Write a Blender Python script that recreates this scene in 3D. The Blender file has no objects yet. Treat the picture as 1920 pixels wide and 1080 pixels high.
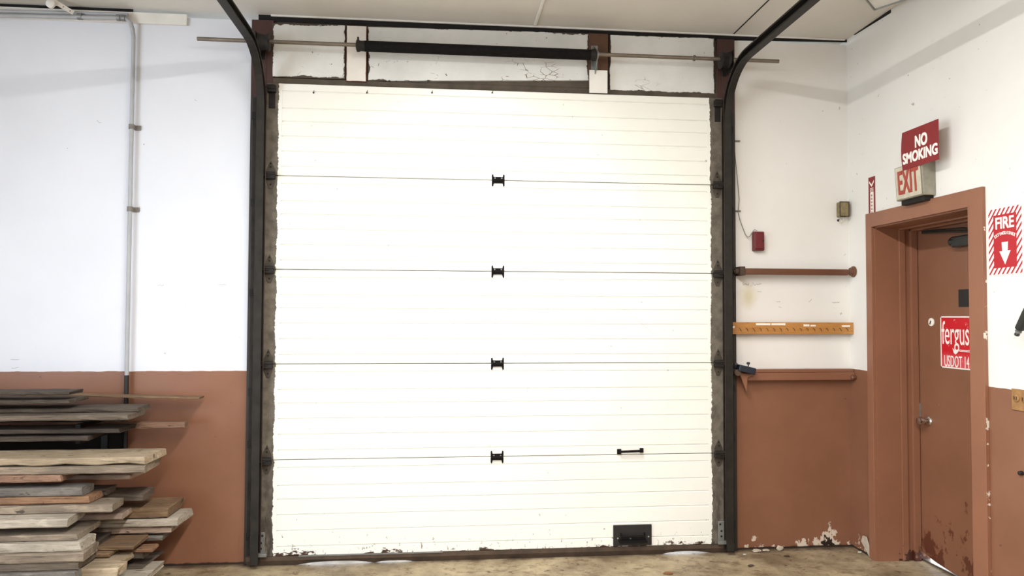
import bpy, bmesh, math, random
from mathutils import Vector, Matrix
rnd = random.Random(7)
sc = bpy.context.scene
C = sc.collection
# ------------------------------------------------------------------ camera
F,CV,YAW,PITCH,ROLL,D,H = 1348.7,550.9,math.radians(5.53),math.radians(1.77),math.radians(-.20),4.757,1.578
cy,sy,cp,sp = math.cos(YAW),math.sin(YAW),math.cos(PITCH),math.sin(PITCH)
FW = Vector((sy*cp,cy*cp,sp)); R0 = Vector((cy,-sy,0)); D0 = FW.cross(R0)
RT = math.cos(ROLL)*R0+math.sin(ROLL)*D0; DN = -math.sin(ROLL)*R0+math.cos(ROLL)*D0
def ray(u,v): return FW+RT*((u-960)/F)+DN*((v-CV)/F)
def B(u,v,y=0.):                      # pixel -> (x,z) on the plane y
    r = ray(u,v); t = (y+D)/r.y; return t*r.x, H+t*r.z
WX = 2.82                             # right wall
def RW(u,v,x=WX):                     # pixel -> (y,z) on the plane x
    r = ray(u,v); t = x/r.x; return -D+t*r.y, H+t*r.z
def ZP(u,v,z=0.):
    r = ray(u,v); t = (z-H)/r.z; return t*r.x, -D+t*r.y
cd = bpy.data.cameras.new('camera'); cam = bpy.data.objects.new('camera',cd); C.objects.link(cam)
cd.sensor_width = 36; cd.lens = F/1920*36; cd.shift_y = (CV-540)/1920; cd.clip_start = .05
m = Matrix((RT,-DN,-FW)).transposed().to_4x4(); m.translation = (0,-D,H); cam.matrix_world = m
sc.camera = cam
# ------------------------------------------------------------------ materials
def lin(c):
    return tuple((x/255/12.92 if x/255<=.04045 else ((x/255+.055)/1.055)**2.4) for x in c)+(1,)
class N:
    def __init__(s,name):
        s.m = bpy.data.materials.new(name); s.m.use_nodes = True; s.t = s.m.node_tree
        s.b = s.t.nodes['Principled BSDF']; s.tc = None
    def new(s,ty,**kw):
        n = s.t.nodes.new(ty)
        for k,v in kw.items(): setattr(n,k,v)
        return n
    def link(s,a,b): s.t.links.new(a,b)
    def put(s,sock,v):
        if isinstance(v,bpy.types.NodeSocket): s.link(v,sock)
        else: sock.default_value = v
    def pos(s):
        if not s.tc: s.tc = s.new('ShaderNodeNewGeometry')
        return s.tc.outputs['Position']
    def xyz(s,src=None):
        n = s.new('ShaderNodeSeparateXYZ'); s.link(src or s.pos(),n.inputs[0]); return n.outputs
    def math(s,op,a,b=0.,c=None,clamp=False):
        n = s.new('ShaderNodeMath',operation=op,use_clamp=clamp); s.put(n.inputs[0],a); s.put(n.inputs[1],b)
        if c is not None: s.put(n.inputs[2],c)
        return n.outputs[0]
    def scale(s,sc3,src=None):
        n = s.new('ShaderNodeVectorMath',operation='MULTIPLY'); s.link(src or s.pos(),n.inputs[0]); n.inputs[1].default_value = sc3; return n.outputs[0]
    def noise(s,scale,detail=4,rough=.6,vec=None):
        n = s.new('ShaderNodeTexNoise'); n.inputs['Scale'].default_value = scale; n.inputs['Detail'].default_value = detail; n.inputs['Roughness'].default_value = rough
        s.link(vec or s.pos(),n.inputs['Vector']); return n.outputs['Fac']
    def step(s,v,lo,hi,to0=0.,to1=1.):
        n = s.new('ShaderNodeMapRange'); s.put(n.inputs[0],v); s.put(n.inputs[1],lo); s.put(n.inputs[2],hi); s.put(n.inputs[3],to0); s.put(n.inputs[4],to1); return n.outputs[0]
    def mix(s,f,a,b):
        n = s.new('ShaderNodeMix',data_type='RGBA'); s.put(n.inputs[0],f); s.put(n.inputs[6],a); s.put(n.inputs[7],b); return n.outputs[2]
    def col(s,v): s.put(s.b.inputs['Base Color'],v); return s
    def rough(s,v): s.put(s.b.inputs['Roughness'],v); return s
    def bump(s,h,d=.002,strength=.6):
        n = s.new('ShaderNodeBump'); n.inputs['Strength'].default_value = strength; n.inputs['Distance'].default_value = d
        s.link(h,n.inputs['Height']); s.link(n.outputs[0],s.b.inputs['Normal']); return s
def plain(name,c,rough=.6,metal=0.,var=.12,scale=30,bump=0.,spec=.5):
    n = N(name); n.b.inputs['Specular IOR Level'].default_value = spec; c = lin(c); f = n.noise(scale)
    n.col(n.mix(n.step(f,.3,.7),tuple(x*(1-var) for x in c[:3])+(1,),tuple(min(1,x*(1+var)) for x in c[:3])+(1,))).rough(rough)
    n.b.inputs['Metallic'].default_value = metal
    if bump: n.bump(f,bump)
    return n.m
WHITE = (226,225,222); BROWN = (128,86,64)
def wall_mat(name, fire=False):
    n = N(name); x,y,z = n.xyz()
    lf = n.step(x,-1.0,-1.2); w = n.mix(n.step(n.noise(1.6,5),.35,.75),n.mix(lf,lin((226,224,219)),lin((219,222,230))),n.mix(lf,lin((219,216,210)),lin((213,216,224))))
    sp = n.step(n.noise(26,3,.5),.735,.76); w = n.mix(n.math('MULTIPLY',sp,.65),w,lin((120,112,100)))         # nail holes and scuffs
    sc_ = n.step(n.noise(9,5,.6,n.scale((1,1,3.5))),.70,.74); w = n.mix(n.math('MULTIPLY',sc_,.22),w,lin((150,145,135)))
    if fire:                                                                                             # old yellowed stain
        dx = n.math('SUBTRACT',x,2.09); dz = n.math('SUBTRACT',z,1.72)
        d = n.math('SQRT',n.math('ADD',n.math('MULTIPLY',dx,dx),n.math('MULTIPLY',n.math('MULTIPLY',dz,dz),.6)))
        d = n.math('ADD',d,n.math('MULTIPLY',n.noise(14),.05))
        w = n.mix(n.step(d,.105,.04,0.,.55),w,lin((190,176,120)))
    br = n.mix(n.step(n.noise(2.2,4),.3,.7),lin((123,83,61)),lin((135,92,69)))
    sp2 = n.step(n.noise(34,3,.5),.74,.76); br = n.mix(n.math('MULTIPLY',sp2,.6),br,lin((70,45,35)))
    streak = n.step(n.noise(5,3,.5,n.scale((6,6,.5))),.6,.75); lowz = n.step(z,.35,.0)
    br = n.mix(n.math('MULTIPLY',n.math('MULTIPLY',streak,lowz),.45),br,lin((100,55,38)))
    edge = n.math('ADD',1.222,n.math('MULTIPLY',n.math('SUBTRACT',n.noise(9,3),.5),.012))
    c = n.mix(n.math('GREATER_THAN',z,edge),br,w)
    # broken paint and plaster at the foot of the wall, on the right bay and the corner
    wr = n.step(x,1.9,2.05); chip = n.math('SUBTRACT',n.noise(7,6,.65,n.scale((1,1,.8))),n.step(z,.0,.24,0.,.27))
    f = n.math('MULTIPLY',wr,n.step(chip,.47,.485)); c = n.mix(f,c,lin((205,190,172)))
    hole = n.math('MULTIPLY',wr,n.step(chip,.555,.57)); c = n.mix(hole,c,lin((40,30,25)))
    foot = n.step(n.math('ADD',z,n.math('MULTIPLY',n.noise(12),-.022)),.006,.0); c = n.mix(foot,c,lin((45,36,30)))
    n.col(c).rough(n.step(z,1.215,1.225,.42,.7))
    n.bump(n.math('ADD',n.noise(3,4),n.math('MULTIPLY',f,.3)),.006,.35)
    return n.m
M = {}
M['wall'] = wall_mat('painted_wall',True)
def ceil_mat():
    n = N('ceiling_paint'); n.col(n.mix(n.step(n.noise(1.1,5),.3,.7),lin((206,201,192)),lin((218,214,206)))).rough(.75); n.bump(n.noise(8),.003,.3); return n.m
M['ceil'] = ceil_mat()
def floor_mat():
    n = N('stained_concrete')
    a = n.mix(n.step(n.noise(2.2,8,.72),.38,.62),lin((116,100,76)),lin((172,156,126)))
    st = n.step(n.noise(6,8,.78,n.scale((1,1.6,1))),.52,.60); a = n.mix(n.math('MULTIPLY',st,.7),a,lin((100,80,58)))
    st = n.step(n.noise(13,8,.75),.58,.63); a = n.mix(n.math('MULTIPLY',st,.8),a,lin((76,54,36)))
    st = n.step(n.noise(60,3),.68,.74); a = n.mix(n.math('MULTIPLY',st,.6),a,lin((60,48,38)))
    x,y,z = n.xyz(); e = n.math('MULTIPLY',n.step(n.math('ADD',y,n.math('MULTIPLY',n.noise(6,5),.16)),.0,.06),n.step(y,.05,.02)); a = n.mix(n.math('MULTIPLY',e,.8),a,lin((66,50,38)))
    n.col(a).rough(n.step(n.noise(4),.3,.7,.45,.75)); n.bump(n.noise(25,6),.004,.5); return n.m
M['floor'] = floor_mat()
def door_face_mat(xl,xr):
    n = N('door_white_paint'); x,y,z = n.xyz()
    w = n.mix(n.step(n.noise(1.3,4),.35,.7),lin((226,226,217)),lin((232,231,224)))
    sp = n.step(n.noise(24,4,.5,n.scale((1.4,1,1))),.735,.75); w = n.mix(n.math('MULTIPLY',sp,.5),w,lin((120,115,108)))
    low = n.step(z,.45,.06,-.10,.075); dirt = n.step(n.math('ADD',n.noise(30,5,.65,n.scale((1.2,1,.8))),low),.655,.70); w = n.mix(n.math('MULTIPLY',dirt,.85),w,lin((105,92,76)))
    rust = n.step(n.math('ADD',n.noise(9,6,.7,n.scale((.7,1,1.5))),n.step(z,.21,.05,-.3,.14)),.60,.625); w = n.mix(rust,w,lin((62,42,34)))
    d = n.mix(n.step(n.noise(18,6),.35,.65),lin((78,71,62)),lin((106,98,86)))
    flk = n.step(n.noise(60,4),.70,.74); d = n.mix(n.math('MULTIPLY',flk,.5),d,lin((165,160,150)))
    lowd = n.step(z,.75,.1,0.,.75); d = n.mix(n.math('MULTIPLY',lowd,n.step(n.noise(10,5,.6,n.scale((2.5,1,.6))),.42,.52)),d,lin((38,30,25)))
    jit = n.math('MULTIPLY',n.math('SUBTRACT',n.noise(30,5,.7,n.scale((.3,1,1))),.5),.035)
    jit = n.math('ADD',jit,n.math('MULTIPLY',n.math('SUBTRACT',n.noise(4,2,.5,n.scale((.2,1,1))),.5),.028))
    xx = n.math('ADD',x,jit); f = n.math('MULTIPLY',n.math('GREATER_THAN',xx,xl),n.math('LESS_THAN',xx,xr))
    n.col(n.mix(f,d,w)).rough(n.mix(f,(.8,.8,.8,1),(.38,.38,.38,1))); return n.m
def peel_mat(name,x0,x1,z0,z1,white=(222,222,218),seed=0.,sub=(70,60,50),pe=.035,crack=.5):
    n = N(name); x,y,z = n.xyz(); v = n.scale((1,1,1)); 
    off = n.new('ShaderNodeVectorMath',operation='ADD'); n.link(n.pos(),off.inputs[0]); off.inputs[1].default_value = (seed,seed*.7,seed*1.3); v = off.outputs[0]
    d = n.math('MINIMUM',n.math('MINIMUM',n.math('SUBTRACT',x,x0),n.math('SUBTRACT',x1,x)),n.math('MINIMUM',n.math('SUBTRACT',z,z0),n.math('SUBTRACT',z1,z)))
    jit = n.math('MULTIPLY',n.math('SUBTRACT',n.math('ADD',n.math('MULTIPLY',n.noise(14,7,.72,v),.6),n.math('MULTIPLY',n.noise(4.5,4,.6,v),.5)),.46),pe*3.0)
    f = n.step(n.math('SUBTRACT',d,jit),.0,.003)
    w = n.mix(n.step(n.noise(3,5,.6,v),.35,.7),lin(white),lin(tuple(c-18 for c in white)))
    # cracks near the bottom edge
    vo = n.new('ShaderNodeTexVoronoi',feature='DISTANCE_TO_EDGE'); vo.inputs['Scale'].default_value = 22; nn = n.noise(9,4,.6,v)
    sc_ = n.new('ShaderNodeVectorMath',operation='MULTIPLY'); n.link(v,sc_.inputs[0]); sc_.inputs[1].default_value = (.6,1,1.3); n.link(sc_.outputs[0],vo.inputs['Vector'])
    ck = n.math('MULTIPLY',n.step(vo.outputs['Distance'],.035,.012),n.step(n.noise(4.5,4,.6,v),.56,.62))
    ck = n.math('MULTIPLY',ck,n.step(z,z0+.26,z0+.08)); w = n.mix(n.math('MULTIPLY',ck,crack*1.5),w,lin((92,80,64)))
    fl = n.step(n.noise(30,4,.6,v),.70,.725); w = n.mix(n.math('MULTIPLY',fl,.85),w,lin((70,62,55)))
    n.col(n.mix(f,lin(sub),w)).rough(.65); n.bump(n.math('ADD',f,n.math('MULTIPLY',nn,.3)),.003,.6); return n.m
def wood(name,a,b,grain=1.,rough=.8):
    n = N(name); oi = n.new('ShaderNodeObjectInfo'); tc = n.new('ShaderNodeTexCoord')
    ad = n.new('ShaderNodeVectorMath',operation='ADD'); n.link(tc.outputs['Object'],ad.inputs[0])
    mu = n.new('ShaderNodeVectorMath',operation='SCALE'); mu.inputs[0].default_value = (37,19,53); n.link(oi.outputs['Random'],mu.inputs['Scale']); n.link(mu.outputs[0],ad.inputs[1])
    v = ad.outputs[0]; g = n.noise(7,7,.7,n.scale((1.1,11,14),v)); k = n.step(g,.34,.66)
    c = n.mix(k,lin(a),lin(b))
    if grain>=1:
        c = n.mix(n.math('MULTIPLY',n.step(n.noise(3.2,4,.6,v),.40,.66),.55),c,lin(tuple(int(q*.86) for q in a)))
        c = n.mix(n.math('MULTIPLY',n.step(n.noise(5.5,5,.65,n.scale((.8,2,2),v)),.55,.68),.55),c,lin(tuple(min(255,int(q*1.16+4)) for q in b)))
        c = n.mix(n.math('MULTIPLY',n.step(n.noise(9,6,.75,n.scale((.35,5,9),v)),.57,.64),.75),c,lin(tuple(int(q*.42) for q in a)))
    c = n.mix(n.math('MULTIPLY',n.step(n.noise(2.4,3,.5,v),.35,.7),.35),c,lin(tuple(int(q*.66) for q in a)))
    c = n.mix(n.math('MULTIPLY',n.step(n.noise(17,3,.5,n.scale((.7,1.6,1.6),v)),.67,.71),.8),c,lin((44,34,28)))
    n.col(c).rough(rough); n.bump(g,.006*grain,.8); return n.m
M['black'] = plain('blackened_steel',(34,31,29),.6,.1,.35,14,spec=.25)
M['track'] = plain('dark_track_steel',(42,39,35),.55,.3,.35,9,spec=.3)
M['angle'] = plain('dark_painted_angle',(42,38,33),.65,.1,.4,11,spec=.3)
M['post'] = plain('oxblood_post_paint',(62,34,28),.5,0,.3,7,.002)
def post_mat():
    n=N('post_paint'); x,y,z=n.xyz(); k=n.noise(7); f=n.step(n.math('ADD',z,n.math('MULTIPLY',n.noise(14,4),.12)),3.02,3.06)
    n.col(n.mix(f,n.mix(k,lin((30,26,23)),lin((48,42,37))),n.mix(k,lin((52,28,24)),lin((72,42,34))))).rough(.55); return n.m
M['post']=post_mat()
M['header'] = plain('bare_header_timber',(78,68,56),.8,0,.3,9)
M['void'] = plain('shade_black',(17,14,13),.9,0,.2,9)  # near-black colour standing in for the shade inside open gaps
M['spring'] = plain('oiled_spring_steel',(18,16,16),.8,.0,.2,20,spec=.15)
M['shaft'] = plain('worn_shaft_steel',(128,120,110),.42,.75,.2,12)
M['hinge'] = plain('grimy_hinge_steel',(72,65,56),.55,.45,.3,25)
M['galv'] = plain('galvanised_steel',(132,133,130),.45,.5,.15,25)
M['white'] = plain('white_paint',(224,222,216),.55,0,.05,8)
M['greyp'] = plain('pale_grey_pipe_paint',(166,168,171),.5,0,.08,8)
M['brown'] = plain('brown_enamel',BROWN,.4,0,.06,3)
M['brownd'] = plain('dark_brown_varnish',(100,62,42),.45,0,.12,6)
M['red'] = plain('dark_red_paint',(98,18,24),.45,0,.1,20)
M['signred'] = plain('sign_red',(165,28,38),.45,0,.05,12)
M['nosm'] = plain('faded_sign_red',(128,30,33),.5,0,.06,12)
M['letter'] = plain('sign_white',(238,234,228),.5,0,.02,10)
M['exitred'] = plain('exit_red',(160,66,52),.5,0,.15,30)
M['chrome'] = plain('worn_chrome',(200,196,190),.18,1.,.05,10)
M['brass'] = plain('aged_brass_plate',(168,128,84),.42,.45,.2,25)
M['blackp'] = plain('matte_black_plastic',(30,29,29),.5,0,.1,20)
M['bluebox'] = plain('dark_blue_plastic',(24,33,46),.4,0,.1,20)
M['olive'] = plain('tarnished_box_metal',(140,126,92),.4,.5,.3,40)
M['wire'] = plain('grey_wire',(120,115,108),.6,0,.1,20)
M['pine'] = wood('varnished_pine',(168,112,52),(190,138,74),.3,.45)
M['rubber'] = plain('dirty_rubber_seal',(70,56,44),.8,0,.35,10,.003)
M['closer'] = plain('door_closer_grey',(50,52,50),.4,.4,.1,20)
M['dirtwhite'] = plain('aged_sign_plastic',(196,188,168),.45,0,.15,18)
M['exitside'] = plain('tarnished_sign_case',(150,146,132),.35,.6,.2,15)
M['tape'] = plain('label_tape',(232,226,214),.6,0,.03,20)
M['plaster'] = plain('broken_plaster',(182,170,152),.9,0,.15,25,.002)
M['scrap'] = plain('dark_scrap',(70,55,42),.9,0,.3,25)
M['leaf'] = plain('dry_leaf',(128,86,50),.8,0,.2,25)
def leaf_mat():
    n = N('door_leaf_paint'); x,y,z = n.xyz(); c = n.mix(n.step(n.noise(3,4),.3,.7),lin((123,83,61)),lin((133,90,67)))
    r = n.math('ADD',n.noise(7,7,.68,n.scale((1,1.3,.9))),n.step(z,.75,.15,-.2,.03)); c = n.mix(n.step(r,.53,.55),c,lin((92,50,34)))
    sm = n.step(n.noise(9,4),.70,.74); c = n.mix(n.math('MULTIPLY',sm,.4),c,lin((176,130,104)))
    n.col(c).rough(.4); return n.m
M['leafp'] = leaf_mat()
def frame_mat():
    n = N('door_frame_paint'); x,y,z = n.xyz(); c = n.mix(n.step(n.noise(3,4),.3,.7),lin((132,89,67)),lin((142,96,72)))
    r = n.math('ADD',n.noise(9,7,.68),n.step(z,.35,.0,-.3,.06)); r = n.math('MULTIPLY',r,n.step(x,2.90,2.96)); c = n.mix(n.step(r,.50,.53),c,lin((70,34,24)))
    ed = n.math('MULTIPLY',n.step(n.noise(12,5,.6,n.scale((1,.3,1))),.60,.62),n.step(y,-1.2705,-1.2715)); c = n.mix(ed,c,lin((215,205,190)))
    n.col(c).rough(.42); return n.m
M['framep'] = frame_mat()
# ------------------------------------------------------------------ mesh helpers
class MB:
    def __init__(s): s.v=[]; s.f=[]
    def add(s,vs,fs):
        o=len(s.v); s.v+= [Vector(p) for p in vs]; s.f+= [tuple(i+o for i in f) for f in fs]; return s
    def box(s,x0,x1,y0,y1,z0,z1,rot=None,piv=None):
        x0,x1=sorted((x0,x1)); y0,y1=sorted((y0,y1)); z0,z1=sorted((z0,z1))
        vs=[Vector(p) for p in ((x0,y0,z0),(x1,y0,z0),(x1,y1,z0),(x0,y1,z0),(x0,y0,z1),(x1,y0,z1),(x1,y1,z1),(x0,y1,z1))]
        if rot:
            c=Vector(piv) if piv else Vector(((x0+x1)/2,(y0+y1)/2,(z0+z1)/2)); vs=[c+rot@(p-c) for p in vs]
        return s.add(vs,[(3,2,1,0),(4,5,6,7),(0,1,5,4),(1,2,6,5),(2,3,7,6),(3,0,4,7)])
    def prism(s,poly,fn,d0,d1):           # poly 2D, fn(a,b,d)->xyz
        n=len(poly); return s.add([fn(a,b,d0) for a,b in poly]+[fn(a,b,d1) for a,b in poly],
            [tuple(range(n))[::-1],tuple(range(n,2*n))]+[(i,(i+1)%n,n+(i+1)%n,n+i) for i in range(n)])
    def tube(s,pts,r,n=10,cap=True):
        pts=[Vector(p) for p in pts]; rings=[]; up=None
        for i,p in enumerate(pts):
            t=((pts[min(i+1,len(pts)-1)]-pts[max(i-1,0)])).normalized()
            if up is None: up=t.orthogonal().normalized()
            up=(up-t*up.dot(t)).normalized(); b=t.cross(up); rr=r[i] if isinstance(r,(list,tuple)) else r
            rings.append([p+up*math.cos(2*math.pi*k/n)*rr+b*math.sin(2*math.pi*k/n)*rr for k in range(n)])
        vs=[q for ring in rings for q in ring]; fs=[]
        for i in range(len(rings)-1):
            for k in range(n): fs.append((i*n+k,i*n+(k+1)%n,(i+1)*n+(k+1)%n,(i+1)*n+k))
        if cap: fs+= [tuple(range(n))[::-1],tuple(range((len(rings)-1)*n,len(rings)*n))]
        return s.add(vs,fs)
    def lathe(s,o,axis,prof,n=20):        # prof (r,t) along axis
        o=Vector(o); a=Vector(axis).normalized(); return s.tube([o+a*t for r,t in prof],[max(r,1e-4) for r,t in prof],n)
    def text(s,body,size,o,ex,ey,bold=0.,align='CENTER',thick=.0012,sx=1.):
        cu=bpy.data.curves.new('t','FONT'); cu.body=body; cu.size=size; cu.align_x=align; cu.align_y='CENTER'; cu.extrude=thick/2; cu.resolution_u=5
        o_=bpy.data.objects.new('t',cu); C.objects.link(o_); dg=bpy.context.evaluated_depsgraph_get(); dg.update()
        me=bpy.data.meshes.new_from_object(o_.evaluated_get(dg)); ex=Vector(ex).normalized(); ey=Vector(ey).normalized(); ez=ex.cross(ey); o=Vector(o)
        for bk,(bxx,byy) in enumerate(((0,0),) if not bold else ((-bold,-bold),(bold,-bold),(-bold,bold),(bold,bold),(0,0))):
            s.add([o+ex*(p.co.x*sx+bxx)+ey*(p.co.y+byy)+ez*(p.co.z+thick/2+bk*.00025) for p in me.vertices],[tuple(f.vertices) for f in me.polygons])
        bpy.data.objects.remove(o_); bpy.data.curves.remove(cu); bpy.data.meshes.remove(me); return s
    def center(s):
        xs=[p.x for p in s.v]; ys=[p.y for p in s.v]; zs=[p.z for p in s.v]
        return Vector(((min(xs)+max(xs))/2,(min(ys)+max(ys))/2,min(zs)))
ORG={}
def obj(name,mb,mat,parent=None,bevel=0.,smooth=False,label=None,origin=None,seg=2):
    me=bpy.data.meshes.new(name)
    if parent is not None: org=ORG[parent.name]
    else: org=Vector(origin) if origin is not None else mb.center()
    me.from_pydata([tuple(p-org) for p in mb.v],[],mb.f); me.update()
    b=bmesh.new(); b.from_mesh(me); bmesh.ops.recalc_face_normals(b,faces=b.faces); b.to_mesh(me); b.free()
    me.materials.append(mat if not isinstance(mat,str) else M[mat])
    o=bpy.data.objects.new(name,me); C.objects.link(o)
    if parent is None: o.location=org
    else: o.parent=parent
    ORG[o.name]=org
    if smooth:
        for p in me.polygons: p.use_smooth=True
        try: me.set_sharp_from_angle(angle=math.radians(40))
        except Exception: pass
    if bevel:
        md=o.modifiers.new('bevel','BEVEL'); md.width=bevel; md.segments=seg; md.limit_method='ANGLE'; md.angle_limit=math.radians(40)
    if label: o['label']=label
    return o
def tag(o,label,cat,group=None):
    o['label']=label; o['category']=cat
    if group: o['group']=group
    return o
def thing(name,label,cat,loc,group=None):
    o=bpy.data.objects.new(name,None); C.objects.link(o); o.location=loc; o.empty_display_size=.1; ORG[o.name]=Vector(loc); return tag(o,label,cat,group)
def struct(name,mb,mat,**k):
    o=obj(name,mb,mat,origin=(0,0,0),**k); o['kind']='structure'; return o
bx=lambda *a: MB().box(*a)
# ------------------------------------------------------------------ room shell
CZ=3.53
XL,XR=-1.10,1.87                          # clear opening behind the big door
struct('floor',bx(-4.2,6,-9,4,-.1,0),'floor')
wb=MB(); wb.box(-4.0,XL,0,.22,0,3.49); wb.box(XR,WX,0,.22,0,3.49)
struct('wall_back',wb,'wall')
struct('wall_header',bx(XL,XR,0,.22,3.04,3.49),'header')
OY0,OY1,OZ=-.30,-1.17,2.17                # side door opening
wr=MB(); wr.box(WX,WX+.36,OY0,.22,0,CZ); wr.box(WX,WX+.36,-9,OY1,0,CZ); wr.box(WX,WX+.36,OY1,OY0,OZ,CZ)
struct('wall_right',wr,'wall')
wl=MB(); wl.box(-4.2,-4.0,-2.1,.22,0,CZ); wl.box(-4.2,-4.0,-9,-5.1,0,CZ); wl.box(-4.2,-4.0,-5.1,-2.1,3.0,CZ); struct('wall_left',wl,'wall')
struct('wall_front',bx(-4.2,WX+.36,-9.2,-9,0,CZ),'wall')
struct('ceiling',bx(-4.2,WX+.36,-9.2,.22,CZ,CZ+.1),'ceil')
# black strips painted for the shade in the gap between wall top and ceiling
g=MB(); g.prism([(-1.2,3.488),(.6,3.491),(1.95,3.49),(WX,3.512),(WX,CZ-.001),(-1.2,CZ-.001)],lambda a,b,d:(a,d,b),-.006,.0)
struct('trim_1',g,'void')
g=MB(); g.prism([(-3.2,3.478),(-2.3,3.505),(-1.98,3.514),(-1.98,CZ-.001),(-3.2,CZ-.001)],lambda a,b,d:(a,d,b),-.006,.0)
struct('trim_2',g,'void')
struct('trim_3',bx(-1.12,WX-.02,-.022,-.008,CZ-.012,CZ-.0005),'white',bevel=.003)       # pale strip standing in for a sliver of daylight along the ceiling edge
a=ZP(1678,18,CZ); g=MB(); g.prism([(-.10,CZ-.006),(a[1],CZ-.022),(a[1],CZ-.001),(-.10,CZ-.001)],lambda p,q,d:(d,p,q),WX-.004,WX)
struct('trim_4',g,'void')
a=ZP(1015,0,CZ); struct('trim_5',bx(.597,.617,-1.9,-.024,CZ-.008,CZ-.0005),'white',bevel=.002)     # ceiling joint batten
struct('trim_6',bx(1.985,1.993,-1.9,-.024,CZ-.003,CZ-.0002),'void')                                 # open ceiling joint
# side posts
PY=-.022
struct('trim_7',bx(-1.238,XL,PY,0,0,3.49),'post',bevel=.003)
struct('trim_8',bx(XR,1.995,PY,0,0,3.49),'post',bevel=.003)
struct('trim_9',bx(XL,XR,-.021,0,3.04,3.115),'header',bevel=.003)                                   # rail right above the door
# ------------------------------------------------------------------ panels of the header
def rectB(u0,v0,u1,v1,y):
    x0,z1=B(u0,v0,y); x1,z0=B(u1,v1,y); return x0,x1,z0,z1
def panel(pts,lab,seed,**k):
    us=[p[0] for p in pts]; q=[B(u,v,-.006) for u,v in pts]; x0=min(p[0] for p in q); x1=max(p[0] for p in q); z0=min(p[1] for p in q); z1=max(p[1] for p in q)
    mb=MB(); mb.prism(q,lambda a,b,d:(a,d,b),-.0225,-.0005)
    return tag(obj('painted_panel',mb,peel_mat('peeling_panel_paint',x0,x1,z0,z1,seed=seed,**k),bevel=.002),lab,'panel','white panels above the overhead door')
panel([(512,45),(648,49),(648,150),(512,146)],'peeling white header panel beside the left post, crossed by the bare shaft',1.,pe=.03)
panel([(690,52),(1103,64),(1103,152),(690,153)],'long peeling white header panel behind the black spring, its bottom edge cracked',4.,pe=.034,crack=.9)
panel([(1142,67),(1338,73),(1338,178),(1142,170)],'cleaner white header panel between the brown stud and the right post',9.,pe=.018,crack=.35)
x0,x1,z0,z1=rectB(650,48,687,154,-.03)
tag(obj('cover_board',bx(x0,x1,-.036,-.001,z0,z1),peel_mat('cover_board_paint',x0,x1,z0,z1,white=(228,222,214),seed=3.,sub=(96,50,32),pe=.006,crack=0),bevel=.002),'narrow upright white board with rusty right edge, behind the left end of the spring','board')
x0,x1,z0,z1=rectB(1104,58,1140,176,-.03)
tag(obj('header_stud',bx(x0,x1,-.036,-.001,3.116,3.487),plain('stud_brown',(86,58,42),.7,0,.25,8,.002),bevel=.003),'short brown timber stud carrying the spring bracket above the door','stud')
x0,x1,z0,z1=rectB(1105,131,1139,175,-.07)
tag(obj('white_card',bx(x0,x1,-.072,-.0655,z0,z1),'white',bevel=.001),'small blank white card hanging below the bracket on the brown stud','card')
# ------------------------------------------------------------------ overhead door
DX0,DX1=-1.128,1.885; DF=-.066; DB=-.026
xs_l=B(517,600,DF)[0]; xs_r=B(1333,600,DF)[0]
M['dface']=door_face_mat(xs_l,xs_r)
door=thing('overhead_door','large white ribbed overhead door of five sections with dark end stiles','overhead door',((DX0+DX1)/2,DF,0))
SZ=[3.066,2.470,1.870,1.269,.665,.062]
FR=[.083,.27,.414,.575,.74,.906]
for i in range(5):
    zt,zb=SZ[i]-.002,SZ[i+1]+.002; h=zt-zb
    prof=[(DB,zt),(DF+.003,zt),(DF,zt-.003)]
    for f in FR:
        zc=zt-f*h; prof+=[(DF,zc+.006),(DF+.0065,zc+.0012),(DF+.0065,zc-.0012),(DF,zc-.0045)]
    prof+=[(DF,zb+.003),(DF+.003,zb),(DB,zb)]
    mb=MB(); mb.prism(prof,lambda a,b,d:(d,a,b),DX0,DX1)
    s=obj('door_section',mb,M['dface'],door)
    for a,b in ((DX0,xs_l+.022),(xs_r-.022,DX1)): obj('end_stile',bx(a,b,DF-.0016,DF-.0002,zb+.001,zt-.001),M['dface'],s)
    if i: obj('seam_seal',bx(DX0,DX1,DB+.0005,DB+.003,SZ[i]-.03,SZ[i]+.03),'hinge',s)
    if i==0:
        for u in (588,688,810,923):
            x,z=B(u,174,DF); obj('screw',MB().lathe((x,DF,z),(0,-1,0),[(.006,0),(.006,.003),(.003,.005)],8).tube([(x,DF-.003,z),(x+.004,DF-.006,z+.014)],.002,5),'hinge',s)
def center_hinge(u,z):
    x=B(u,600,DF)[0]; y=DF; mb=MB()
    mb.box(x-.034,x+.034,y-.014,y-.001,z-.018,z+.022)
    mb.tube([(x-.038,y-.014,z),(x+.038,y-.014,z)],.011,10)
    for sx in (-1,1):
        for sz in (-1,1):
            mb.prism([(sx*.024,0),(sx*.042,0),(sx*.042,sz*.036),(sx*.034,sz*.042)],lambda a,b,d:(x+a,d,z+b),y-.006,y-.001)
    h=obj('center_hinge',mb,'spring',door,bevel=.002)
    pm=MB()
    for sx in (-1,1): pm.tube([(x+sx*.022,y-.016,z+.012),(x+sx*.022,y-.019,z+.012)],.005,8)
    obj('bolt',pm,'galv',h)
for k in range(1,5): center_hinge(933,SZ[k]-.002)
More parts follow.
